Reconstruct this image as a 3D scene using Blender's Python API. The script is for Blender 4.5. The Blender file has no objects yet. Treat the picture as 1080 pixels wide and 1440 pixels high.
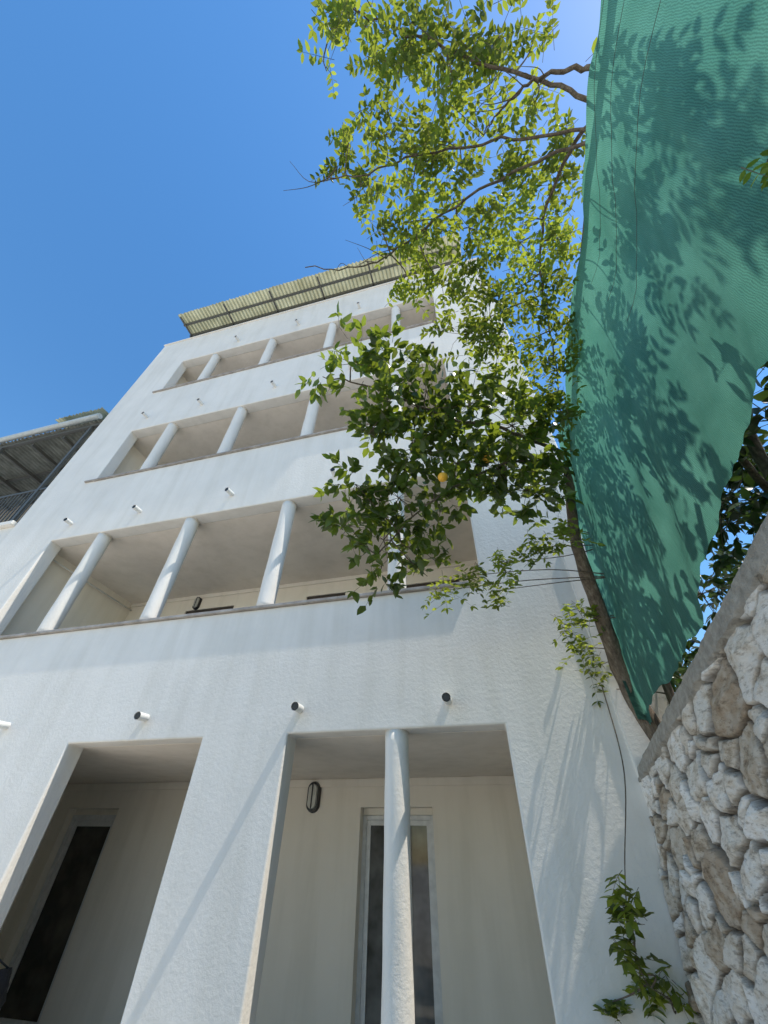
import bpy, bmesh, math, random
import numpy as np
from mathutils import Vector, Matrix, kdtree
random.seed(5); rng=np.random.default_rng(5)
scene=bpy.context.scene
D=3.4
# ------------------------------------------------------------------ helpers
def link(o,parent=None):
    scene.collection.objects.link(o)
    if parent: o.parent=parent
    return o
def empty(name):
    e=bpy.data.objects.new(name,None); return link(e)
def mesh_obj(name,verts,faces,mat,parent=None,smooth=False):
    me=bpy.data.meshes.new(name); me.from_pydata([tuple(v) for v in verts],[],[tuple(f) for f in faces]); me.update()
    if mat: me.materials.append(mat)
    if smooth: me.shade_smooth()
    o=bpy.data.objects.new(name,me); return link(o,parent)
def np_mesh(name,V,F,mat,parent=None,smooth=False,attrs=None):
    V=np.asarray(V,dtype=np.float32); F=np.asarray(F,dtype=np.int32)
    me=bpy.data.meshes.new(name); n=F.shape[1]
    me.vertices.add(len(V)); me.vertices.foreach_set('co',V.ravel())
    me.loops.add(F.size); me.loops.foreach_set('vertex_index',F.ravel())
    me.polygons.add(len(F)); me.polygons.foreach_set('loop_start',np.arange(0,F.size,n,dtype=np.int32))
    me.update(calc_edges=True); me.validate()
    if attrs:
        for k,a in attrs.items():
            at=me.attributes.new(k,'FLOAT','POINT'); at.data.foreach_set('value',np.asarray(a,dtype=np.float32))
    if mat: me.materials.append(mat)
    if smooth: me.shade_smooth()
    o=bpy.data.objects.new(name,me); return link(o,parent)
def boxes(name,bs,mat,parent=None,bevel=0.0):
    V=[];F=[]
    for (x0,x1,y0,y1,z0,z1) in bs:
        b=len(V); V+=[(x0,y0,z0),(x1,y0,z0),(x1,y1,z0),(x0,y1,z0),(x0,y0,z1),(x1,y0,z1),(x1,y1,z1),(x0,y1,z1)]
        F+=[(b,b+3,b+2,b+1),(b+4,b+5,b+6,b+7),(b,b+1,b+5,b+4),(b+1,b+2,b+6,b+5),(b+2,b+3,b+7,b+6),(b+3,b,b+4,b+7)]
    o=mesh_obj(name,V,F,mat,parent)
    if bevel:
        m=o.modifiers.new('b','BEVEL'); m.width=bevel; m.segments=2
    return o
def wall_grid(name,x0,x1,z0,z1,y0,y1,holes,mat,parent=None,bevel=0.012):
    xs=sorted(set([x0,x1]+[h[0] for h in holes]+[h[1] for h in holes])); zs=sorted(set([z0,z1]+[h[2] for h in holes]+[h[3] for h in holes]))
    def solid(i,j):
        if i<0 or j<0 or i>=len(xs)-1 or j>=len(zs)-1: return False
        cx=(xs[i]+xs[i+1])/2; cz=(zs[j]+zs[j+1])/2
        return not any(h[0]<cx<h[1] and h[2]<cz<h[3] for h in holes)
    bm=bmesh.new(); vd={}
    def v(i,k,j):
        if (i,k,j) not in vd: vd[(i,k,j)]=bm.verts.new((xs[i],(y0,y1)[k],zs[j]))
        return vd[(i,k,j)]
    for i in range(len(xs)-1):
        for j in range(len(zs)-1):
            if not solid(i,j): continue
            bm.faces.new((v(i,0,j),v(i+1,0,j),v(i+1,0,j+1),v(i,0,j+1)))
            bm.faces.new((v(i,1,j),v(i,1,j+1),v(i+1,1,j+1),v(i+1,1,j)))
            if not solid(i-1,j): bm.faces.new((v(i,0,j),v(i,0,j+1),v(i,1,j+1),v(i,1,j)))
            if not solid(i+1,j): bm.faces.new((v(i+1,0,j),v(i+1,1,j),v(i+1,1,j+1),v(i+1,0,j+1)))
            if not solid(i,j-1): bm.faces.new((v(i,0,j),v(i,1,j),v(i+1,1,j),v(i+1,0,j)))
            if not solid(i,j+1): bm.faces.new((v(i,0,j+1),v(i+1,0,j+1),v(i+1,1,j+1),v(i,1,j+1)))
    bmesh.ops.recalc_face_normals(bm,faces=bm.faces)
    me=bpy.data.meshes.new(name); bm.to_mesh(me); bm.free(); me.materials.append(mat)
    o=bpy.data.objects.new(name,me); link(o,parent)
    if bevel:
        m=o.modifiers.new('b','BEVEL'); m.width=bevel; m.segments=3; m.limit_method='ANGLE'; m.angle_limit=math.radians(40)
    return o
def cyl(name,p0,p1,r0,r1,mat,parent=None,n=32,caps=True,rough=0.0):
    p0=Vector(p0);p1=Vector(p1); d=(p1-p0); L=d.length; q=d.to_track_quat('Z','Y'); V=[];F=[]
    m=max(2,int(L/0.08)) if rough else 2
    for k in range(m):
        t=k/(m-1); r=r0+(r1-r0)*t
        for i in range(n):
            a=2*math.pi*i/n; rr=r+(rough*math.sin(3*a+7*t*L+p0.x*9)*math.sin(5*t*L+a+p0.x) if rough else 0)
            V.append(p0+q@Vector((rr*math.cos(a),rr*math.sin(a),L*t)))
    for k in range(m-1):
        for i in range(n):
            j=(i+1)%n; F.append((k*n+i,k*n+j,(k+1)*n+j,(k+1)*n+i))
    if caps: F.append(tuple(range(n))[::-1]); F.append(tuple(range((m-1)*n,m*n)))
    o=mesh_obj(name,V,F,mat,parent)
    for p in o.data.polygons: p.use_smooth=len(p.vertices)==4
    return o
def catmull(P,sub=6):
    P=[np.array(p,float) for p in P]; out=[]
    Q=[2*P[0]-P[1]]+P+[2*P[-1]-P[-2]]
    for i in range(1,len(Q)-2):
        for s in range(sub):
            t=s/sub; a,b,c,d=Q[i-1],Q[i],Q[i+1],Q[i+2]
            out.append(.5*((2*b)+(-a+c)*t+(2*a-5*b+4*c-d)*t*t+(-a+3*b-3*c+d)*t**3))
    out.append(P[-1]); return np.array(out)
class Tubes:
    def __init__(s): s.V=[];s.F=[];s.n=0
    def add(s,pts,r0,r1,n=6,wob=0.0):
        pts=np.asarray(pts,float); m=len(pts)
        T=np.gradient(pts,axis=0); T/=np.linalg.norm(T,axis=1)[:,None]+1e-9
        up=np.array([0.3,0.2,1.0]); A=np.cross(T,up); A/=np.linalg.norm(A,axis=1)[:,None]+1e-9; B=np.cross(T,A)
        a=np.arange(n)*2*np.pi/n; r=np.linspace(r0,r1,m)[:,None]*(1+wob*rng.uniform(-1,1,(m,n)))
        P=pts[:,None,:]+r[:,:,None]*(np.cos(a)[None,:,None]*A[:,None,:]+np.sin(a)[None,:,None]*B[:,None,:])
        s.V.append(P.reshape(-1,3)); i=np.arange(n); j=(i+1)%n; b=s.n
        for k in range(m-1):
            s.F.append(np.stack([b+k*n+i,b+k*n+j,b+(k+1)*n+j,b+(k+1)*n+i],1))
        s.n+=m*n
    def obj(s,name,mat,parent): return np_mesh(name,np.concatenate(s.V),np.concatenate(s.F),mat,parent,True)
# ------------------------------------------------------------------ materials
def newmat(name):
    m=bpy.data.materials.new(name); m.use_nodes=True; nt=m.node_tree; b=nt.nodes['Principled BSDF']; return m,nt,b
def noise(nt,scale,detail=3,rough=.55,vec=None):
    n=nt.nodes.new('ShaderNodeTexNoise'); n.inputs['Scale'].default_value=scale; n.inputs['Detail'].default_value=detail; n.inputs['Roughness'].default_value=rough
    if vec is None:
        g=nt.nodes.new('ShaderNodeNewGeometry'); vec=g.outputs['Position']
    nt.links.new(vec,n.inputs['Vector']); return n.outputs['Fac']
def ramp(nt,fac,stops):
    r=nt.nodes.new('ShaderNodeValToRGB'); e=r.color_ramp.elements
    while len(e)<len(stops): e.new(.5)
    for i,(p,c) in enumerate(stops): e[i].position=p; e[i].color=(*c,1)
    nt.links.new(fac,r.inputs['Fac']); return r.outputs['Color']
def bump(nt,h,dist,strength=1.0,prev=None):
    b=nt.nodes.new('ShaderNodeBump'); b.inputs['Distance'].default_value=dist; b.inputs['Strength'].default_value=strength
    nt.links.new(h,b.inputs['Height'])
    if prev: nt.links.new(prev,b.inputs['Normal'])
    return b.outputs['Normal']
def mapped(nt,scale,rot=(0,0,0)):
    g=nt.nodes.new('ShaderNodeNewGeometry'); m=nt.nodes.new('ShaderNodeMapping'); m.inputs['Scale'].default_value=scale; m.inputs['Rotation'].default_value=rot
    nt.links.new(g.outputs['Position'],m.inputs['Vector']); return m.outputs['Vector']
def mixc(nt,f,a,b,mode='MIX'):
    m=nt.nodes.new('ShaderNodeMix'); m.data_type='RGBA'; m.blend_type=mode
    for s,i in ((f,0),(a,6),(b,7)):
        if hasattr(s,'is_linked'): nt.links.new(s,m.inputs[i])
        else: m.inputs[i].default_value=s if i==0 else (*s,1)
    return m.outputs[2]
def plaster(name,c1,c2,bs=1.0):
    m,nt,b=newmat(name)
    col=ramp(nt,noise(nt,1.3,4,.65),[(.3,c2),(.65,c1)])
    streak=ramp(nt,noise(nt,1.0,3,.6,mapped(nt,(5,5,.5))),[(.33,(.88,.875,.85)),(.55,(1,1,1))])
    col=mixc(nt,.6,col,streak,'MULTIPLY')
    nt.links.new(col,b.inputs['Base Color']); b.inputs['Roughness'].default_value=.85
    n2=bump(nt,noise(nt,32,4,.7),.005*bs,.9)
    nt.links.new(n2,b.inputs['Normal']); return m
M_wall=plaster('plaster_white',(.79,.75,.685),(.72,.685,.625))
M_in=plaster('plaster_interior',(.92,.85,.73),(.88,.81,.69),.4)
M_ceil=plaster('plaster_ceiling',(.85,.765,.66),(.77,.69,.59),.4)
def simple(name,c,rough=.5,metal=0,nz=None,c2=None,bd=0):
    m,nt,b=newmat(name); b.inputs['Roughness'].default_value=rough; b.inputs['Metallic'].default_value=metal
    f=noise(nt,nz or 12,3,.6); col=ramp(nt,f,[(.3,c2 or tuple(x*.8 for x in c)),(.7,c)]); nt.links.new(col,b.inputs['Base Color'])
    if bd: nt.links.new(bump(nt,noise(nt,(nz or 12)*4,4,.6),bd),b.inputs['Normal'])
    return m
M_marble=simple('ledge_stone',(.42,.38,.34),.6,c2=(.24,.21,.18),nz=9)
M_frame=simple('frame_white',(.80,.80,.78),.35)
M_brownframe=simple('frame_brown',(.06,.045,.035),.5)
M_dark=simple('dark_plastic_and_shade',(.02,.02,.022),.4)
M_pvc=simple('pipe_white',(.75,.74,.70),.4)
M_metal=simple('painted_metal_dark',(.10,.10,.09),.5,nz=20)
M_gutter=simple('gutter_metal',(.50,.53,.52),.45,.3)
M_gutter2=simple('corrugated_old',(.26,.27,.24),.7,nz=5,c2=(.13,.135,.115))
M_brown=simple('neighbour_wall',(.34,.30,.25),.85,nz=4)
M_lens=simple('lamp_lens',(.55,.55,.5),.25)
M_bag=simple('black_fabric',(.012,.012,.014),.7,nz=30,bd=.01)
m,nt,b=newmat('dark_glass'); c=ramp(nt,noise(nt,2.2,3),[(.4,(.025,.022,.02)),(.7,(.09,.08,.065))]); nt.links.new(c,b.inputs['Base Color']); b.inputs['Roughness'].default_value=.05; nt.links.new(bump(nt,noise(nt,2,1),.01,.3),b.inputs['Normal']); M_glass=m
m,nt,b=newmat('curtain_glass'); c=ramp(nt,noise(nt,3,3),[(.35,(.06,.06,.055)),(.7,(.20,.20,.19))]); nt.links.new(c,b.inputs['Base Color']); b.inputs['Roughness'].default_value=.05; M_glass2=m
def thin_mix(m,nt,b,c,f):
    tr=nt.nodes.new('ShaderNodeBsdfTranslucent')
    if hasattr(c,'is_linked'): nt.links.new(c,tr.inputs['Color'])
    else: tr.inputs['Color'].default_value=(*c,1)
    mx=nt.nodes.new('ShaderNodeMixShader'); mx.inputs[0].default_value=f
    nt.links.new(b.outputs[0],mx.inputs[1]); nt.links.new(tr.outputs[0],mx.inputs[2]); nt.links.new(mx.outputs[0],nt.nodes['Material Output'].inputs[0])
m,nt,b=newmat('polycarbonate_yellow'); c=ramp(nt,noise(nt,3,3),[(.3,(.36,.34,.20)),(.7,(.56,.54,.36))]); nt.links.new(c,b.inputs['Base Color']); b.inputs['Roughness'].default_value=.4; thin_mix(m,nt,b,c,.4); M_poly=m
m,nt,b=newmat('bark'); c=ramp(nt,noise(nt,8,4,.7,mapped(nt,(6,6,1.5))),[(.3,(.07,.05,.035)),(.55,(.17,.13,.09)),(.75,(.28,.24,.18))]); nt.links.new(c,b.inputs['Base Color']); b.inputs['Roughness'].default_value=.9
nt.links.new(bump(nt,noise(nt,10,4,.7,mapped(nt,(6,6,1.5))),.015),b.inputs['Normal']); M_bark=m
def leafmat(name,dark,light,tcol,rough=.4,tw=.5):
    m,nt,b=newmat(name); a=nt.nodes.new('ShaderNodeAttribute'); a.attribute_name='rnd'
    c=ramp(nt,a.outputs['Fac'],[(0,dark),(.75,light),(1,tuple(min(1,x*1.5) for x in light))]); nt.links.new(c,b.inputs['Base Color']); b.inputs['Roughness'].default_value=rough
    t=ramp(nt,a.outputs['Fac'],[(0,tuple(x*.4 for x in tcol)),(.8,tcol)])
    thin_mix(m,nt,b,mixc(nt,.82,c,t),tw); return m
M_wis=leafmat('wisteria_leaf',(.035,.07,.014),(.09,.14,.024),(.60,.68,.06),.45,.5)
M_cit=leafmat('citrus_leaf',(.020,.050,.010),(.06,.105,.02),(.42,.52,.04),.3,.4)
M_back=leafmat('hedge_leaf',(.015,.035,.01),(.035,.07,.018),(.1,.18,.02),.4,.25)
m,nt,b=newmat('shade_net'); vec=mapped(nt,(1,1,1))
c=ramp(nt,noise(nt,7,4,.6),[(.3,(.007,.050,.038)),(.7,(.013,.085,.064))])
w1=nt.nodes.new('ShaderNodeTexWave'); w1.wave_type='BANDS'; w1.bands_direction='Z'; w1.inputs['Scale'].default_value=70; w1.inputs['Distortion'].default_value=5; w1.inputs['Detail'].default_value=2
w2=nt.nodes.new('ShaderNodeTexWave'); w2.wave_type='BANDS'; w2.bands_direction='Y'; w2.inputs['Scale'].default_value=45; w2.inputs['Distortion'].default_value=6; w2.inputs['Detail'].default_value=2
nt.links.new(vec,w1.inputs['Vector']); nt.links.new(vec,w2.inputs['Vector'])
wv=mixc(nt,.6,ramp(nt,w1.outputs['Fac'],[(0,(.45,.45,.45)),(1,(1.,1.,1.))]),ramp(nt,w2.outputs['Fac'],[(0,(.35,.35,.35)),(1,(1,1,1))]),'MULTIPLY')
c=mixc(nt,.9,c,wv,'MULTIPLY'); nt.links.new(c,b.inputs['Base Color']); b.inputs['Roughness'].default_value=.6
nt.links.new(bump(nt,noise(nt,14,3,.6,mapped(nt,(1,1,.35))),.03,.8),b.inputs['Normal'])
tcn=ramp(nt,noise(nt,3,3,.6),[(.35,(.17,.53,.40)),(.65,(.27,.74,.57))])
tc=mixc(nt,.95,tcn,wv,'MULTIPLY'); thin_mix(m,nt,b,tc,.5); M_net=m
m,nt,b=newmat('rubble_stone'); a=nt.nodes.new('ShaderNodeAttribute'); a.attribute_name='tone'; a2=nt.nodes.new('ShaderNodeAttribute'); a2.attribute_name='joint'
c=ramp(nt,a.outputs['Fac'],[(0,(.42,.33,.24)),(.12,(.60,.53,.44)),(.4,(.76,.71,.64)),(1,(.90,.87,.83))])
v=ramp(nt,noise(nt,8,5,.7,mapped(nt,(1,1,1.8),(.6,0,0))),[(.33,(.40,.32,.23)),(.45,(.88,.82,.74)),(.55,(1,1,1)),(.68,(1,1,1)),(.8,(.64,.64,.65))]); c=mixc(nt,.85,c,v,'MULTIPLY')
v=ramp(nt,noise(nt,26,4,.75,mapped(nt,(1,.8,2.4),(.75,0,0))),[(.36,(.42,.38,.34)),(.48,(1,1,1))]); c=mixc(nt,.7,c,v,'MULTIPLY')
jc=ramp(nt,noise(nt,30,3),[(.3,(.05,.038,.03)),(.7,(.17,.14,.11))]); c=mixc(nt,a2.outputs['Fac'],c,jc)
nt.links.new(c,b.inputs['Base Color']); b.inputs['Roughness'].default_value=.85
nt.links.new(bump(nt,noise(nt,22,6,.72,mapped(nt,(1,.8,2.0),(.75,0,0))),.016,1),b.inputs['Normal']); M_stone=m
M_coping=simple('coping_concrete',(.46,.42,.36),.95,nz=25,c2=(.27,.245,.205),bd=.015)
M_ground=simple('concrete_paving',(.68,.63,.55),.9,nz=2.5,c2=(.55,.51,.45))
M_fruit=simple('orange_peel',(.85,.45,.03),.45,nz=60,bd=.002)
# ------------------------------------------------------------------ ground
mesh_obj('ground',[(-300,-300,0),(300,-300,0),(300,300,0),(-300,300,0)],[(0,1,2,3)],M_ground)
# ------------------------------------------------------------------ building
B=empty('apartment_building')
XL,XR=-7.5,1.2; ZR=12.37; OL,OR=-6.34,.05; YB=5.85; YU=5.45
L=[(3.606,5.248),(6.58,8.06),(9.55,10.95)]
holes=[(-4.05,-2.57,0,2.387),(-1.745,.05,0,2.387)]+[(OL,OR,a,b_) for a,b_ in L]
wall_grid('facade_wall',XL,XR,0,ZR,D,D+.2,holes,M_wall,B,.014)
boxes('corner_pilaster',[(.83,XR+.01,D-.025,D+.1,0,3.9)],M_wall,B,.01)
wall_grid('ground_loggia_wall',XL+.2,XR-.2,0,2.5,YB,YB+.3,[(-6.33,-5.47,0,2.09),(-1.83,-.93,0,2.09)],M_in,B,.006)
dx=((-5.25,-4.25),(-2.85,-2.15),(-1.15,-.25)); dhz=2.24
dh=[]
for z in (2.72,5.7,8.65): dh+=[(a,b_,z,z+dhz) for a,b_ in dx]
wall_grid('upper_loggia_wall',XL+.2,XR-.2,2.6,12.1,YU,YU+.3,dh,M_in,B,.006)
boxes('side_walls',[(XL,XL+.2,D+.2,9,0,ZR),(XR-.2,XR,D+.2,9,0,ZR),(XL+.2,XR-.2,8.8,9,0,ZR)],M_wall,B,.006)
boxes('floor_slabs',[(XL+.2,XR-.2,D+.2,YB+.02,2.387,2.7)]+[(XL+.2,XR-.2,D+.2,YU+.02,z0,z1) for z0,z1 in ((5.248,5.6),(8.06,8.4),(10.95,11.3))]+[(XL+.2,XR-.2,D+.2,8.8,12.12,12.25)],M_ceil,B)
boxes('partitions',[(-6.75,-6.56,D+.2,YB,0,2.387)]+[(-6.75,-6.56,D+.2,YU,a,b_) for a,b_ in ((2.7,5.248),(5.6,8.06),(8.4,10.95))]+[(.25,.4,D+.2,YU,a,b_) for a,b_ in ((0,2.387),(2.7,5.248),(5.6,8.06),(8.4,10.95))],M_in,B)
boxes('coving',[(-6.56,.25,YB-.03,YB,2.30,2.387)]+[(-6.56,.25,YU-.03,YU,z-.07,z) for z in (5.248,8.06,10.95)],M_in,B,.008)
boxes('balcony_ledges',[(OL-.2,OR-.1,D-.035,D+.23,z,z+.03) for z in (3.606,6.58,9.55)],M_marble,B,.004)
boxes('roof_coping',[(XL-.02,XR+.02,D-.03,D+.23,ZR,ZR+.04)],M_wall,B,.01)
for cx in (-.813,-2.33,-3.87,-5.42):
    for a,b_ in L: cyl('column',(cx,D+.115,a+.03),(cx,D+.115,b_),.1,.098,M_wall,B,rough=.003)
cyl('column',(-.815,D+.1,0),(-.815,D+.1,2.387),.098,.094,M_wall,B,rough=.003)
def door(x0,x1,z0,z1,y,glass,split=None,w=.05,fm=None):
    fm=fm or M_frame
    bs=[(x0,x0+w,y,y+.06,z0,z1),(x1-w,x1,y,y+.06,z0,z1),(x0+w,x1-w,y,y+.06,z1-w,z1)]
    if split: bs.append((split-.03,split+.03,y-.01,y+.05,z0,z1-w))
    boxes('door_frame',bs,fm,B,.006)
    boxes('door_glass',[(x0+w,x1-w,y+.03,y+.045,z0,z1-w)],glass,B)
    bs=[(x0+w,x0+2*w,y+.012,y+.03,z0,z1-w),(x1-2*w,x1-w,y+.012,y+.03,z0,z1-w),(x0+2*w,x1-2*w,y+.012,y+.03,z1-2*w,z1-w),(x0+2*w,x1-2*w,y+.012,y+.03,z0,z0+.15)]
    boxes('door_leaf',bs,fm,B,.004)
door(-6.33,-5.47,0,2.02,YB+.10,M_glass,None,.065); door(-1.83,-.93,0,2.02,YB+.12,M_glass2,-1.40)
boxes('door_lintel',[(-6.325,-5.475,YB+.11,YB+.19,2.022,2.088),(-1.825,-.935,YB+.11,YB+.19,2.022,2.088)],M_in,B)
for z in (2.72,5.7,8.65):
    for a,b_ in dx: door(a,b_,z,z+dhz,YU+.02,M_glass,None,.05,M_brownframe)
for z,xs in ((2.576,(-.37,-1.66,-3.25,-4.96)),(5.55,(-.1,-1.66,-3.24,-4.84,-6.15)),(8.47,(-.1,-1.66,-3.2,-4.84,-6.15)),(11.3,(-.1,-1.66,-3.2,-4.84))):
    for x in xs:
        lx_=random.uniform(-.02,.02)
        cyl('drain_spout',(x,D+.02,z),(x+lx_,D-.13,z-.012),.034,.034,M_pvc,B,n=20,caps=False)
        cyl('drain_bore_shade',(x,D+.02,z),(x+lx_,D-.125,z-.012),.028,.028,M_dark,B,n=16)  # solid dark plug: the shade inside the pipe put in as colour
def lamp(x,y,z,s=1):
    def stad(w,h,y0,y1,mat,nm):
        V=[];n=28
        for yy,k in ((y1,1.0),(y0,.86)):
            for i in range(n):
                a=2*math.pi*i/n; V.append((x+w*k*math.cos(a),yy,z+(h-w)*(1 if math.sin(a)>=0 else -1)+w*k*math.sin(a)))
        F=[(i,(i+1)%n,n+(i+1)%n,n+i) for i in range(n)]+[tuple(range(n,2*n))[::-1]]
        mesh_obj(nm,V,F,mat,B)
    stad(.09*s,.17*s,y-.06*s,y,M_dark,'lamp_body'); stad(.062*s,.135*s,y-.085*s,y-.058*s,M_lens,'lamp_lens')
    boxes('lamp_guard',[(x-.006,x+.006,y-.095*s,y-.088*s,z-.14*s,z+.14*s)],M_dark,B)
lamp(-2.47,YB,2.2); lamp(-5.04,YU,5.08,.75)
cyl('conduit',(-6.5,YU-.02,5.1),(-6.5,D+.3,5.1),.012,.012,M_pvc,B,n=8)
def corr(name,x0,x1,y0,z0,y1,z1,per,amp,mat,parent):
    n=int((x1-x0)/per*8); V=[]
    for i in range(n+1):
        x=x0+(x1-x0)*i/n; w=amp*math.sin(2*math.pi*(x-x0)/per)
        V+=[(x,y0+rng.uniform(-.015,.015),z0+w),(x,y1,z1+w)]
    return mesh_obj(name,V,[(2*i,2*i+2,2*i+3,2*i+1) for i in range(n)],mat,parent,True)
corr('roof_canopy_sheet',-6.9,.9,2.87,12.86,7.5,12.9,.1,.03,M_poly,B)
boxes('roof_canopy_beams',[(-6.85,.85,3.12,3.17,12.74,12.82),(-6.85,.85,3.42,3.5,12.70,12.82),(-6.85,.85,5.4,5.46,12.74,12.82)],M_metal,B)
boxes('roof_canopy_rafters',[(x,x+.04,2.9,7.4,12.70,12.738) for x in np.arange(-6.8,.9,1.35)]+[(x,x+.05,3.44,3.49,12.41,12.699) for x in np.arange(-6.7,.9,1.35)],M_metal,B)
# ------------------------------------------------------------------ neighbour
NB=empty('neighbouring_house')
wall_grid('street_wall',-16,XL-.03,0,5.78,D+.02,D+.22,[(-9.0,-7.95,3.7,5.2),(-11.5,-10.4,3.7,5.2)],M_wall,NB)
boxes('window_panes',[(-9.0,-7.95,D+.12,D+.14,3.7,5.2),(-11.5,-10.4,D+.12,D+.14,3.7,5.2)],M_glass,NB)
boxes('terrace_edge',[(-16,XL-.03,D-.06,D+.3,5.78,5.86)],M_wall,NB,.01)
boxes('terrace_floor',[(-16,XL-.03,D+.3,6,5.6,5.84)],M_wall,NB)
boxes('back_wall',[(-16,XL-.03,5.2,5.4,5.84,9.0)],M_brown,NB)
boxes('railing',[(x,x+.018,D+.04,D+.058,5.86,6.72) for x in np.arange(-14,XL-.05,.1)]+[(-14,XL-.03,D+.03,D+.07,6.72,6.76)],M_metal,NB)
boxes('awning_frame',[(-14,XL-.03,D+.02,D+.08,8.72,8.80)]+[(x,x+.05,D+.09,5.2,8.62,8.70) for x in np.arange(-14,XL-.1,.9)]+[(x,x+.06,D+.02,D+.08,5.87,8.71) for x in (-13,-10.4,-7.8)]+[(-14,XL-.1,4.3,4.35,8.71,8.76)],M_metal,NB)
corr('awning_sheet',-14,XL-.03,D-.02,8.86,5.2,8.8,.11,.025,M_gutter2,NB)
cyl('gutter',(-14,D-.08,8.88),(XL-.05,D-.08,8.9),.065,.065,M_gutter,NB,n=16)
corr('upper_sheet',-8.9,XL-.03,D-.15,9.12,5.0,9.3,.1,.025,M_poly,NB)
# ------------------------------------------------------------------ stone wall
def vnoise(x,y,seed=0):
    xi=np.floor(x).astype(int); yi=np.floor(y).astype(int); fx=x-xi; fy=y-yi; fx=fx*fx*(3-2*fx); fy=fy*fy*(3-2*fy)
    def h(a,b):
        n=(a*374761393+b*668265263+seed*982451653)&0x7fffffff; n=((n^(n>>13))*1274126177)&0x7fffffff; return ((n^(n>>16))&0xffff)/65535.0
    return (h(xi,yi)*(1-fx)+h(xi+1,yi)*fx)*(1-fy)+(h(xi,yi+1)*(1-fx)+h(xi+1,yi+1)*fx)*fy
def ztop(y): return 2.10-(y-3.4)*.139
ys=np.concatenate([np.arange(-4,.5,.025),np.arange(.5,3.395,.006),[3.395]]); dz=np.concatenate([np.arange(0,2.3,.006),[2.4,2.6,3.2]])
NY,NZ=len(ys),len(dz); YY,DD=np.meshgrid(ys,dz,indexing='ij'); ZZ=ztop(YY)-DD
ex=.010*(vnoise(YY*14,DD*14,1)-.5)*2+.010*(vnoise(YY*40,DD*40,3)-.5); ez=.010*(vnoise(YY*14,DD*14,2)-.5)*2+.010*(vnoise(YY*40,DD*40,4)-.5)
U0=YY+ex; W0=DD+ez; U=U0*.98+W0*.15; Wv=(W0*.98-U0*.15)*1.4
cand=rng.uniform([-5,-2.5],[4.6,8],(14000,2)); rad=np.concatenate([rng.choice([.17,.20,.14],3000),rng.choice([.12,.10,.14],4000),rng.choice([.06,.07],7000)])
acc=np.zeros((0,2)); ar=np.zeros(0)
for c_,r_ in zip(cand,rad):
    if len(acc)==0 or np.all(np.hypot(*(acc-c_).T)>(ar+r_)*.55): acc=np.vstack([acc,c_]); ar=np.append(ar,r_)
kd=kdtree.KDTree(len(acc))
for i,p in enumerate(acc): kd.insert((p[0],p[1],0),i)
kd.balance(); n_=U.size; I1=np.zeros(n_,int); E=np.zeros(n_); uu=U.ravel(); ww=Wv.ravel()
for k in range(n_):
    r=kd.find_n((uu[k],ww[k],0),5)
    b0=sorted([(x[2]**2-ar[x[1]]**2*.6,x[1]) for x in r]); I1[k]=b0[0][1]
    p0=acc[b0[0][1]];p1=acc[b0[1][1]]; E[k]=(b0[1][0]-b0[0][0])/(2*math.hypot(p0[0]-p1[0],p0[1]-p1[1])+1e-6)
I1=I1.reshape(U.shape);E=E.reshape(U.shape)
ns=len(acc); h0=rng.uniform(.0,.016,ns); tone=rng.uniform(0,1,ns)
du=(U-acc[I1,0]); dw=(Wv-acc[I1,1])
# each stone is a broken block: a few flat faces meeting at sharp arrises, with open dark joints
H=np.full(U.shape,9.)
for k in range(4):
    a1=rng.normal(0,.20,ns);a2=rng.normal(0,.20,ns);o_=rng.uniform(0,.008,ns)*(k>0); H=np.minimum(H,o_[I1]+a1[I1]*du+a2[I1]*dw)
H=.058+h0[I1]+np.clip(H,-.022,.02)
H+=.005*(1-np.abs(vnoise(YY*18+DD*8,DD*34-YY*12,7)*2-1))+.002*(vnoise(YY*70,DD*70,5)-.5)
jw=.011*(.45+1.2*vnoise(YY*7,DD*7,41))
ed=np.clip((E-.003)/(jw*.9),0,1); H=H*(.28+.72*ed**.7)-.010*(1-ed)
joint=np.clip(1.35-E/jw,0,1)
cop=np.clip((.10-DD)/.008,0,1); Hc=.068+.008*(vnoise(YY*14,DD*14,9)-.5)+.008*(vnoise(YY*50,DD*50,10)-.5)
Hc-=np.clip(.02-DD,0,1)**2*40
H=H*(1-cop)+Hc*cop
XX=.575+.135*np.clip(ZZ,-1,3)-H+.05
idx=np.arange(NY*NZ).reshape(NY,NZ); F=np.stack([idx[:-1,:-1],idx[1:,:-1],idx[1:,1:],idx[:-1,1:]],-1).reshape(-1,4)
SW=empty('stone_wall')
V=np.stack([XX,YY,ZZ],-1).reshape(-1,3)
jc_=(DD[:-1,:-1]<.10).reshape(-1)
o=np_mesh('stone_face',V,F,M_stone,SW,True,{'tone':np.clip(tone[I1]+.15*(vnoise(YY*30,DD*30,12)-.5),0,1).ravel(),'joint':(joint*.97).ravel()})
o.data.materials.append(M_coping); o.data.polygons.foreach_set('material_index',jc_.astype(np.int32)); o.data.update()
tv=[];nx=8
for i,yv in enumerate(ys):
    x0=XX[i,0]
    for k in range(nx):
        t=k/(nx-1); tv.append((x0+(1.22-x0)*t,yv,ZZ[i,0]+.02*math.sin(math.pi*t)+(.008*random.random() if k else 0)))
    tv.append((1.22,yv,0))
nx+=1; tf=[(i*nx+k,(i+1)*nx+k,(i+1)*nx+k+1,i*nx+k+1) for i in range(NY-1) for k in range(nx-1)]
np_mesh('wall_top',tv,tf,M_coping,SW,True)
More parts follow.
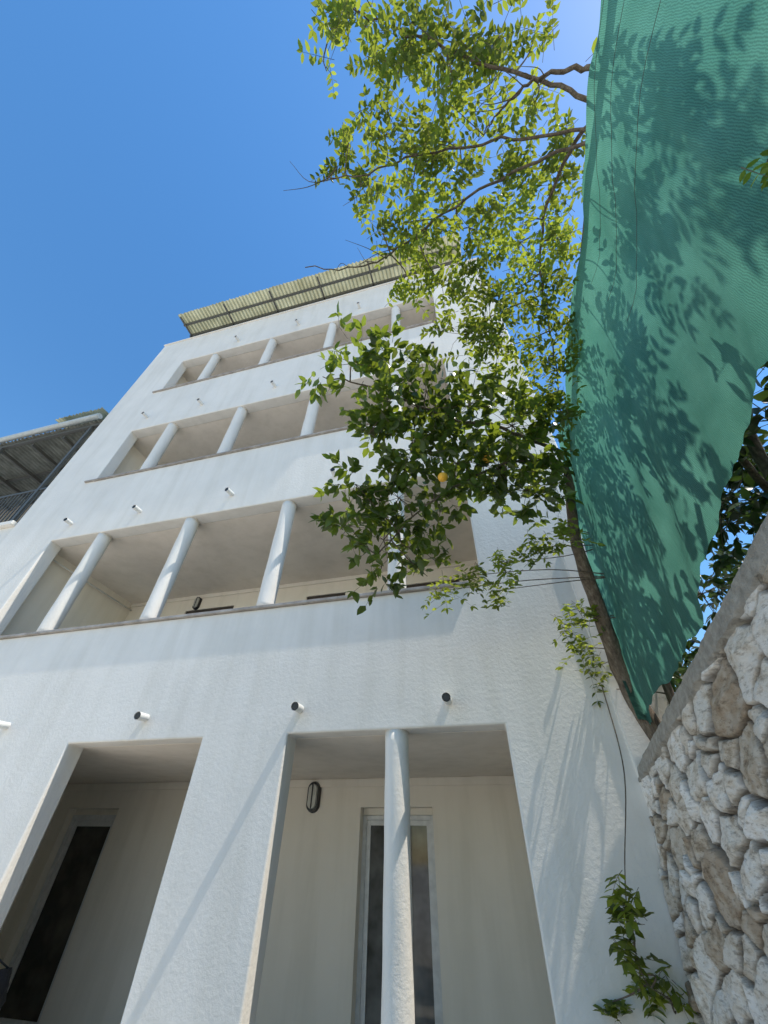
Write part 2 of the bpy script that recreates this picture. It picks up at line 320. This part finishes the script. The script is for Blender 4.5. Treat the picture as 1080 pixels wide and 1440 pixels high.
# ------------------------------------------------------------------ net
top=[(-1.5,4.4),(0.03,4.42),(1.23,4.52),(2.3,4.35),(2.53,4.26),(2.8,3.75),(3.0,3.35),(3.12,3.13),(3.18,2.75),(3.23,2.34)]
bot=[(-1.5,2.75),(.5,2.66),(.77,2.68),(.98,2.78),(1.16,2.73),(1.44,2.70),(2.02,2.48),(2.6,2.42),(3.23,2.31)]
ny=260;nz=110; yy=np.linspace(-1.5,3.23,ny); tz=np.interp(yy,*zip(*top)); bz=np.interp(yy,*zip(*bot))+.008*np.sin(yy*23)+.005*np.sin(yy*51)+.015*(vnoise(yy*30,yy*0,33)-.5)
S=np.linspace(0,1,nz); Yn=np.repeat(yy[:,None],nz,1); Zn=tz[:,None]*(1-S)+bz[:,None]*S
Xn=.97+.035*np.sin(Yn*2.1+Zn*1.3)+.03*np.sin(Yn*6+Zn*2.2+1)*S+.05*(vnoise(Yn*3,Zn*1.2+9,21)-.5)+.02*(vnoise(Yn*9+Zn*2,Zn*3,22)-.5)+.012*np.sin(Zn*9+Yn*14)*S**2
Xn-=.05*(1-S)**8
idx=np.arange(ny*nz).reshape(ny,nz); F=np.stack([idx[:-1,:-1],idx[1:,:-1],idx[1:,1:],idx[:-1,1:]],-1).reshape(-1,4)
NT=empty('green_shade_net'); np_mesh('net_cloth',np.stack([Xn,Yn,Zn],-1).reshape(-1,3),F,M_net,NT,True)
T=Tubes()
for zz in (3.75,4.05,4.3):
    q=[(np.interp(a,yy,Xn[:,nz//3])-.03+.01*math.sin(a*4+zz),a,zz+.03*math.sin(a*3+zz*5)) for a in np.arange(-1.4,1.2,.08)]
    T.add(q,.001,.001,4)
T.obj('tie_wires',M_metal,NT)
# ------------------------------------------------------------------ foliage
class Leaves:
    def __init__(s): s.V=[];s.F=[];s.R=[];s.n=0
    def add(s,p,d,nrm,L,w,rn):
        p=np.atleast_2d(p);d=np.atleast_2d(d);nrm=np.atleast_2d(nrm); k=len(p)
        d=d/np.linalg.norm(d,axis=1)[:,None]; sd=np.cross(nrm,d); sd/=np.linalg.norm(sd,axis=1)[:,None]+1e-9; up=np.cross(d,sd)
        tpl=np.array([(0,0,0),(.3,.5,.1),(.68,.4,.1),(1,0,-.12),(.68,-.4,.1),(.3,-.5,.1),(.5,0,.0)])
        L=np.asarray(L)[:,None,None]; w=np.asarray(w)[:,None,None]
        P=p[:,None,:]+tpl[None,:,0:1]*L*d[:,None,:]+tpl[None,:,1:2]*w*sd[:,None,:]+tpl[None,:,2:3]*w*up[:,None,:]
        b=s.n+np.arange(k)[:,None]*7
        f=np.concatenate([b+np.array(q) for q in ((0,6,1),(6,2,1),(6,3,2),(0,5,6),(6,5,4),(6,4,3))],1).reshape(-1,3)
        s.V.append(P.reshape(-1,3)); s.F.append(f); s.R.append(np.repeat(rn,7)); s.n+=7*k
    def obj(s,name,mat,parent): return np_mesh(name,np.concatenate(s.V),np.concatenate(s.F),mat,parent,False,{'rnd':np.concatenate(s.R)})
def rdir(zb=0): 
    v=rng.normal(size=3); v[2]+=zb; return v/np.linalg.norm(v)
def compound(LV,T,p,d,L,ll,tone):
    m=rng.integers(4,7); ts=np.linspace(.2,1,m); droop=np.array([0,0,-.35*L]); pts=p+d*L*ts[:,None]+droop*(ts**2)[:,None]
    side=np.cross(d,[0,0,1.0]); side/=np.linalg.norm(side)+1e-6; ps=[];ds=[];
    for q in pts:
        for sgn in (-1,1):
            ps.append(q); ds.append(side*sgn+d*.5+rng.normal(size=3)*.22+np.array([0,0,-.15]))
    ps.append(pts[-1]); ds.append(d+np.array([0,0,-.5])+rng.normal(size=3)*.15)
    k=len(ps); nr=np.array([0,0,1.0])+rng.normal(size=(k,3))*.4; sc=rng.uniform(.75,1.15,k)*ll
    LV.add(np.array(ps),np.array(ds),nr,sc,sc*rng.uniform(.38,.5,k),np.clip(tone+rng.normal(size=k)*.13,0,1))
    T.add(np.vstack([p,pts]),.0016,.0007,3)
def dec(s): return [[int(a)/100 for a in q.split(',')] for q in s.split('|')]
# crown clumps: x,y,z,radius in cm
W=dec("-29,-24,503,14|-9,-21,503,18|13,-10,503,20|35,-2,503,20|59,2,504,20|78,8,504,12|-38,-10,499,8|1,3,499,21|24,15,498,18|52,25,498,18|77,35,498,16|97,52,494,17|-34,21,491,13|-12,24,492,20|12,33,492,22|-47,31,486,9|-27,43,484,17|-1,53,483,23|32,48,489,20|62,59,488,23|88,73,486,21|-24,69,473,14|3,80,472,24|32,80,476,28|64,96,473,29|91,106,472,19|-21,97,461,11|8,104,462,22|41,121,458,28|75,134,457,28|93,151,451,13|42,151,443,26|77,169,439,24|79,197,424,22|18,136,447,21")
Bw=dec("46,298,151,7|51,310,141,8|45,318,130,8|50,329,119,8|60,337,114,7|34,335,108,6|66,341,111,6")
C=dec("-82,126,413,9|-60,129,427,18|-37,132,440,16|-45,153,414,21|-14,162,426,27|16,183,426,30|47,207,421,28|-58,166,392,16|-31,186,391,27|-1,207,390,27|30,225,393,28|69,225,418,23|-73,185,362,15|-46,205,361,21|-82,202,338,18|-61,221,336,21|-37,236,336,16|-18,226,360,16|-69,235,315,10|-35,253,321,8|51,246,385,23|75,252,394,18")
Lw=dec("-27,266,315,11|-4,264,324,13|24,264,332,14|15,277,316,11|47,262,341,13|69,261,349,13|73,303,305,11|64,308,297,11|72,321,285,11|77,334,273,10|80,346,261,9")
br_w=[[[0.95,0.36,4.43],[0.75,0.23,4.73],[0.48,0.1,4.87],[0.2,-0.07,5.05],[-0.09,-0.23,5.13],[-0.27,-0.33,5.19]],
[[0.99,0.24,4.49],[0.86,0.22,4.63],[0.71,0.22,4.73],[0.57,0.28,4.77],[0.45,0.37,4.79]],
[[0.96,0.5,4.51],[0.66,0.56,4.65],[0.24,0.65,4.73],[-0.16,0.77,4.63],[-0.45,0.78,4.53],[-0.77,0.69,4.53]],
[[0.97,0.44,4.58],[0.87,0.6,4.67],[0.78,0.86,4.67],[0.75,1.2,4.58],[0.82,1.66,4.41],[0.86,2.29,4.18]],
[[0.96,0.46,4.55],[0.52,0.42,4.76],[0.11,0.37,4.84],[-0.24,0.36,4.75],[-0.55,0.32,4.7]]]
WV=empty('wisteria_vine'); T=Tubes(); LV=Leaves()
pts=[]
stem=catmull([(1.3,3.5,0),(1.15,3.2,2.2),(1.06,2.6,4.1),(1.02,1.6,4.5),(1.0,.8,4.55),(1.02,.3,4.52),(1.05,-.6,4.52)],8); T.add(stem,.03,.02,8,.1); pts.append(stem)
for l,r in zip(br_w,(.012,.014,.010,.012,.009)):
    c_=catmull(l,6); c_+=rng.normal(size=c_.shape)*.006; T.add(c_,r,.003,6); pts.append(c_)
# bare side twigs off the outer half of the branches
for c_ in pts[1:]:
    for _ in range(9):
        k=rng.integers(len(c_)//3,len(c_)); a_=c_[k]; d=rdir(-.1)*.7+np.array([-.9,-.1,0]); d/=np.linalg.norm(d); q=a_+d*rng.uniform(.12,.32)
        T.add(catmull([a_,(a_+q)/2+rng.normal(size=3)*.02,q],4),.003,.001,4)
pts=np.concatenate(pts)
def fill(clumps,dens,Lr,ll,conn=True):
    for (x,y_,z,r) in clumps:
        c0=np.array([x,y_,z]); k=pts[np.argmin(((pts-c0)**2).sum(1))]
        mid=(k+c0)/2+rng.normal(size=3)*.04
        if conn: T.add(catmull([k,mid,c0],4),.005,.0025,5)
        tn=rng.uniform(.1,.85)
        for s in range(max(2,int(dens*(r/.2)**2))):
            p=c0+rdir()*r*rng.uniform(.1,1)**.6; d=rdir(-.25); 
            if rng.random()<.45: T.add([c0,(c0+p)/2+rng.normal(size=3)*.02,p],.002,.0012,3)
            compound(LV,T,p-d*Lr*.5,d,Lr*rng.uniform(.7,1.2),ll,tn+rng.uniform(-.35,.25))
fill(W,17,.2,.05)
# unseen vine clumps added behind the net to cast leaf shadows on it
RW=[(1.3,.2,4.75,.25),(1.5,.7,4.9,.3),(1.35,1.1,4.6,.2),(1.7,1.3,4.8,.3),(1.35,1.7,4.6,.25),(1.8,.3,5.1,.25),(1.3,2.2,4.5,.28),(1.6,2.2,4.5,.3),(1.2,.75,4.25,.12),(1.5,2.8,4.0,.3),(1.25,2.7,4.1,.25),(1.2,1.55,3.95,.12)]
fill(RW,13,.22,.06)
fill([(.90,.42,2.98,.03)],60,.10,.035,False)
fill(Lw,24,.22,.055)
vine=catmull([[0.79,3.36,2.6],[0.77,3.35,2.21],[0.69,3.2,1.95],[0.54,3.06,1.61],[0.49,3.09,1.41],[0.5,3.2,1.19],[0.6,3.25,1.12]],6); T.add(vine,.0045,.002,6); pts=np.concatenate([pts,vine])
fill(Bw,40,.13,.07)
T.obj('stems',M_bark,WV); LV.obj('foliage',M_wis,WV)
CT=empty('orange_tree'); T=Tubes(); LV=Leaves(); pts=[]
tr_=catmull([(1.34,3.5,0),(1.3,3.45,1.5),(1.06,3.33,2.12),(.93,3.25,2.6),(.873,3.03,3.09),(.82,2.8,3.48),(.85,2.66,3.8),(.95,2.53,4.26)],6); T.add(tr_,.085,.03,12,.12)
for l,r in (([(.95,2.53,4.26),(.69,2.3,4.2),(.361,2.05,4.22),(.036,1.87,4.17),(-.348,1.57,4.16),(-.707,1.315,4.18)],.02),([(.85,2.6,4.0),(.85,2.5,4.11),(.42,2.23,3.97),(.01,2.13,3.73),(-.32,2.15,3.53),(-.67,2.24,3.26)],.015)):
    c_=catmull(l,6); c_+=rng.normal(size=c_.shape)*.005; T.add(c_,r,.005,7); pts.append(c_)
pts=np.concatenate(pts)
def fill2(clumps,dens,ll,LV,T,conn=True):
    for (x,y_,z,r) in clumps:
        c0=np.array([x,y_,z]); k=pts[np.argmin(((pts-c0)**2).sum(1))]
        if conn: T.add(catmull([k,(k+c0)/2+rng.normal(size=3)*.03,c0],4),.006,.003,5)
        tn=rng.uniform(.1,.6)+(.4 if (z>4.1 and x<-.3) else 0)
        for s in range(max(2,int(dens*(r/.2)**2))):
            d=rdir(.1); p=c0+d*r*rng.uniform(.2,1)**.6; 
            d=rdir(.0)*.7+d*.6; d/=np.linalg.norm(d); Lt=.16; q=p+d*Lt
            T.add([p,(p+q)/2+rng.normal(size=3)*.008,q],.0022,.0012,3)
            if rng.random()<.4: T.add([c0,p],.0028,.002,3)
            n=rng.integers(6,10); tt=rng.uniform(0,1,n); pp=p+(q-p)*tt[:,None]; dd=d*.5+rng.normal(size=(n,3))*.6+np.array([0,0,-.1]); sc=rng.uniform(.7,1.15,n)*ll
            LV.add(pp,dd,np.array([0,0,1.0])+rng.normal(size=(n,3))*.5,sc,sc*rng.uniform(.42,.55,n),np.clip(tn+rng.uniform(-.2,.3)+rng.normal(size=n)*.12,0,1))
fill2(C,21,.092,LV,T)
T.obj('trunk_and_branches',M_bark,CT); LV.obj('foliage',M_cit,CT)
def sphere(name,p,r,mat,parent):
    bm=bmesh.new(); bmesh.ops.create_uvsphere(bm,u_segments=24,v_segments=16,radius=r)
    for v_ in bm.verts:
        v_.co.z*=.93
        if v_.co.z>r*.85: v_.co.z-=.003
    bmesh.ops.translate(bm,verts=bm.verts,vec=p); me=bpy.data.meshes.new(name); bm.to_mesh(me); bm.free(); me.materials.append(mat); me.shade_smooth(); link(bpy.data.objects.new(name,me),parent)
for p_ in ((-.10,1.72,3.40),(.22,2.05,3.86)): sphere('fruit',p_,.032,M_fruit,CT)
HG=empty('garden_shrubs'); T=Tubes(); LV=Leaves(); pts=catmull([(1.9,2.2,0),(1.8,2.1,1.6),(1.6,1.9,3.0),(1.5,1.6,3.5)],6); T.add(pts,.06,.02,8,.1)
T.add(catmull([(2.2,2.6,2.6),(1.8,2.2,3.1),(1.51,1.84,3.36),(1.3,1.5,3.45)],6),.03,.012,7)
hc=[(rng.uniform(1.45,2.4),rng.uniform(.3,4.2),rng.uniform(1.9,3.8),rng.uniform(.25,.4)) for _ in range(50)]+[(1.45,3.8,2.5,.3),(1.5,4.1,2.9,.3),(1.4,3.4,2.6,.25)]
hc+=[(1.5+.25*(i%3),.9+.22*i,2.8+.22*(i%4),.3) for i in range(10)]
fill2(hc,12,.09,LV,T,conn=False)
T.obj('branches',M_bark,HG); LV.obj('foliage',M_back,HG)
BG=empty('hanging_black_bag'); V=[];F=[]; n=20
prof=[(0,.02,.02),(.03,.075,.05),(.10,.095,.065),(.18,.085,.05),(.24,.06,.03),(.27,.05,.012)]
for z_,a_,b_ in prof:
    for i in range(n):
        t=2*math.pi*i/n; k=1+.12*math.sin(5*t+z_*30); V.append((-3.93+b_*k*math.cos(t),3.68+a_*k*math.sin(t),.66+z_))
for k in range(len(prof)-1):
    for i in range(n): j=(i+1)%n; F.append((k*n+i,k*n+j,(k+1)*n+j,(k+1)*n+i))
F.append(tuple(range(n))[::-1]); mesh_obj('bag_body',V,F,M_bag,BG,True)
T=Tubes(); T.add(catmull([(-3.93,3.62,.92),(-3.96,3.56,1.0),(-4.03,3.54,1.04),(-3.96,3.58,1.0),(-3.93,3.72,.92)],6),.006,.006,6); T.add([(-4.055,3.54,1.04),(-4.02,3.54,1.035),(-4.01,3.54,1.06)],.005,.004,6); T.obj('strap_and_hook',M_bag,BG)
# ------------------------------------------------------------------ light, world, camera
s=Vector((.43,-.065,.90)).normalized()
sd=bpy.data.lights.new('sun','SUN'); sd.energy=5; sd.angle=math.radians(.5); sd.color=(1,.94,.84); so=bpy.data.objects.new('sun',sd); so.rotation_euler=s.to_track_quat('Z','Y').to_euler(); link(so)
w=bpy.data.worlds.new('World'); scene.world=w; w.use_nodes=True; nt=w.node_tree; bg=nt.nodes['Background']; sk=nt.nodes.new('ShaderNodeTexSky'); sk.sky_type='NISHITA'; sk.sun_disc=False
sk.sun_elevation=math.asin(s.z); sk.sun_rotation=math.atan2(s.x,s.y); sk.ozone_density=1.5; sk.air_density=1.3; sk.dust_density=.15
hs=nt.nodes.new('ShaderNodeHueSaturation'); hs.inputs['Saturation'].default_value=1.3; hs.inputs['Value'].default_value=1.38
nt.links.new(sk.outputs[0],hs.inputs['Color']); nt.links.new(hs.outputs[0],bg.inputs[0]); bg.inputs[1].default_value=.15
cam=bpy.data.cameras.new('camera'); cam.sensor_fit='HORIZONTAL'; cam.sensor_width=36; cam.lens=551/1080*36; cam.clip_start=.02; cam.clip_end=2000
co=bpy.data.objects.new('camera',cam); link(co)
f=551.; up=np.array([15,-620,f]); up/=np.linalg.norm(up); lx=-np.array([-2670,425,f]); lx-=up*(lx@up); lx/=np.linalg.norm(lx); fy=np.cross(up,lx)
right=Vector((lx[0],fy[0],up[0])); down=Vector((lx[1],fy[1],up[1])); fwd=Vector((lx[2],fy[2],up[2]))
M=Matrix((right,-down,-fwd)).transposed().to_4x4(); M.translation=Vector((0,0,1.6)); co.matrix_world=M
scene.camera=co
scene.view_settings.view_transform='Standard'; scene.view_settings.look='None'; scene.view_settings.exposure=0
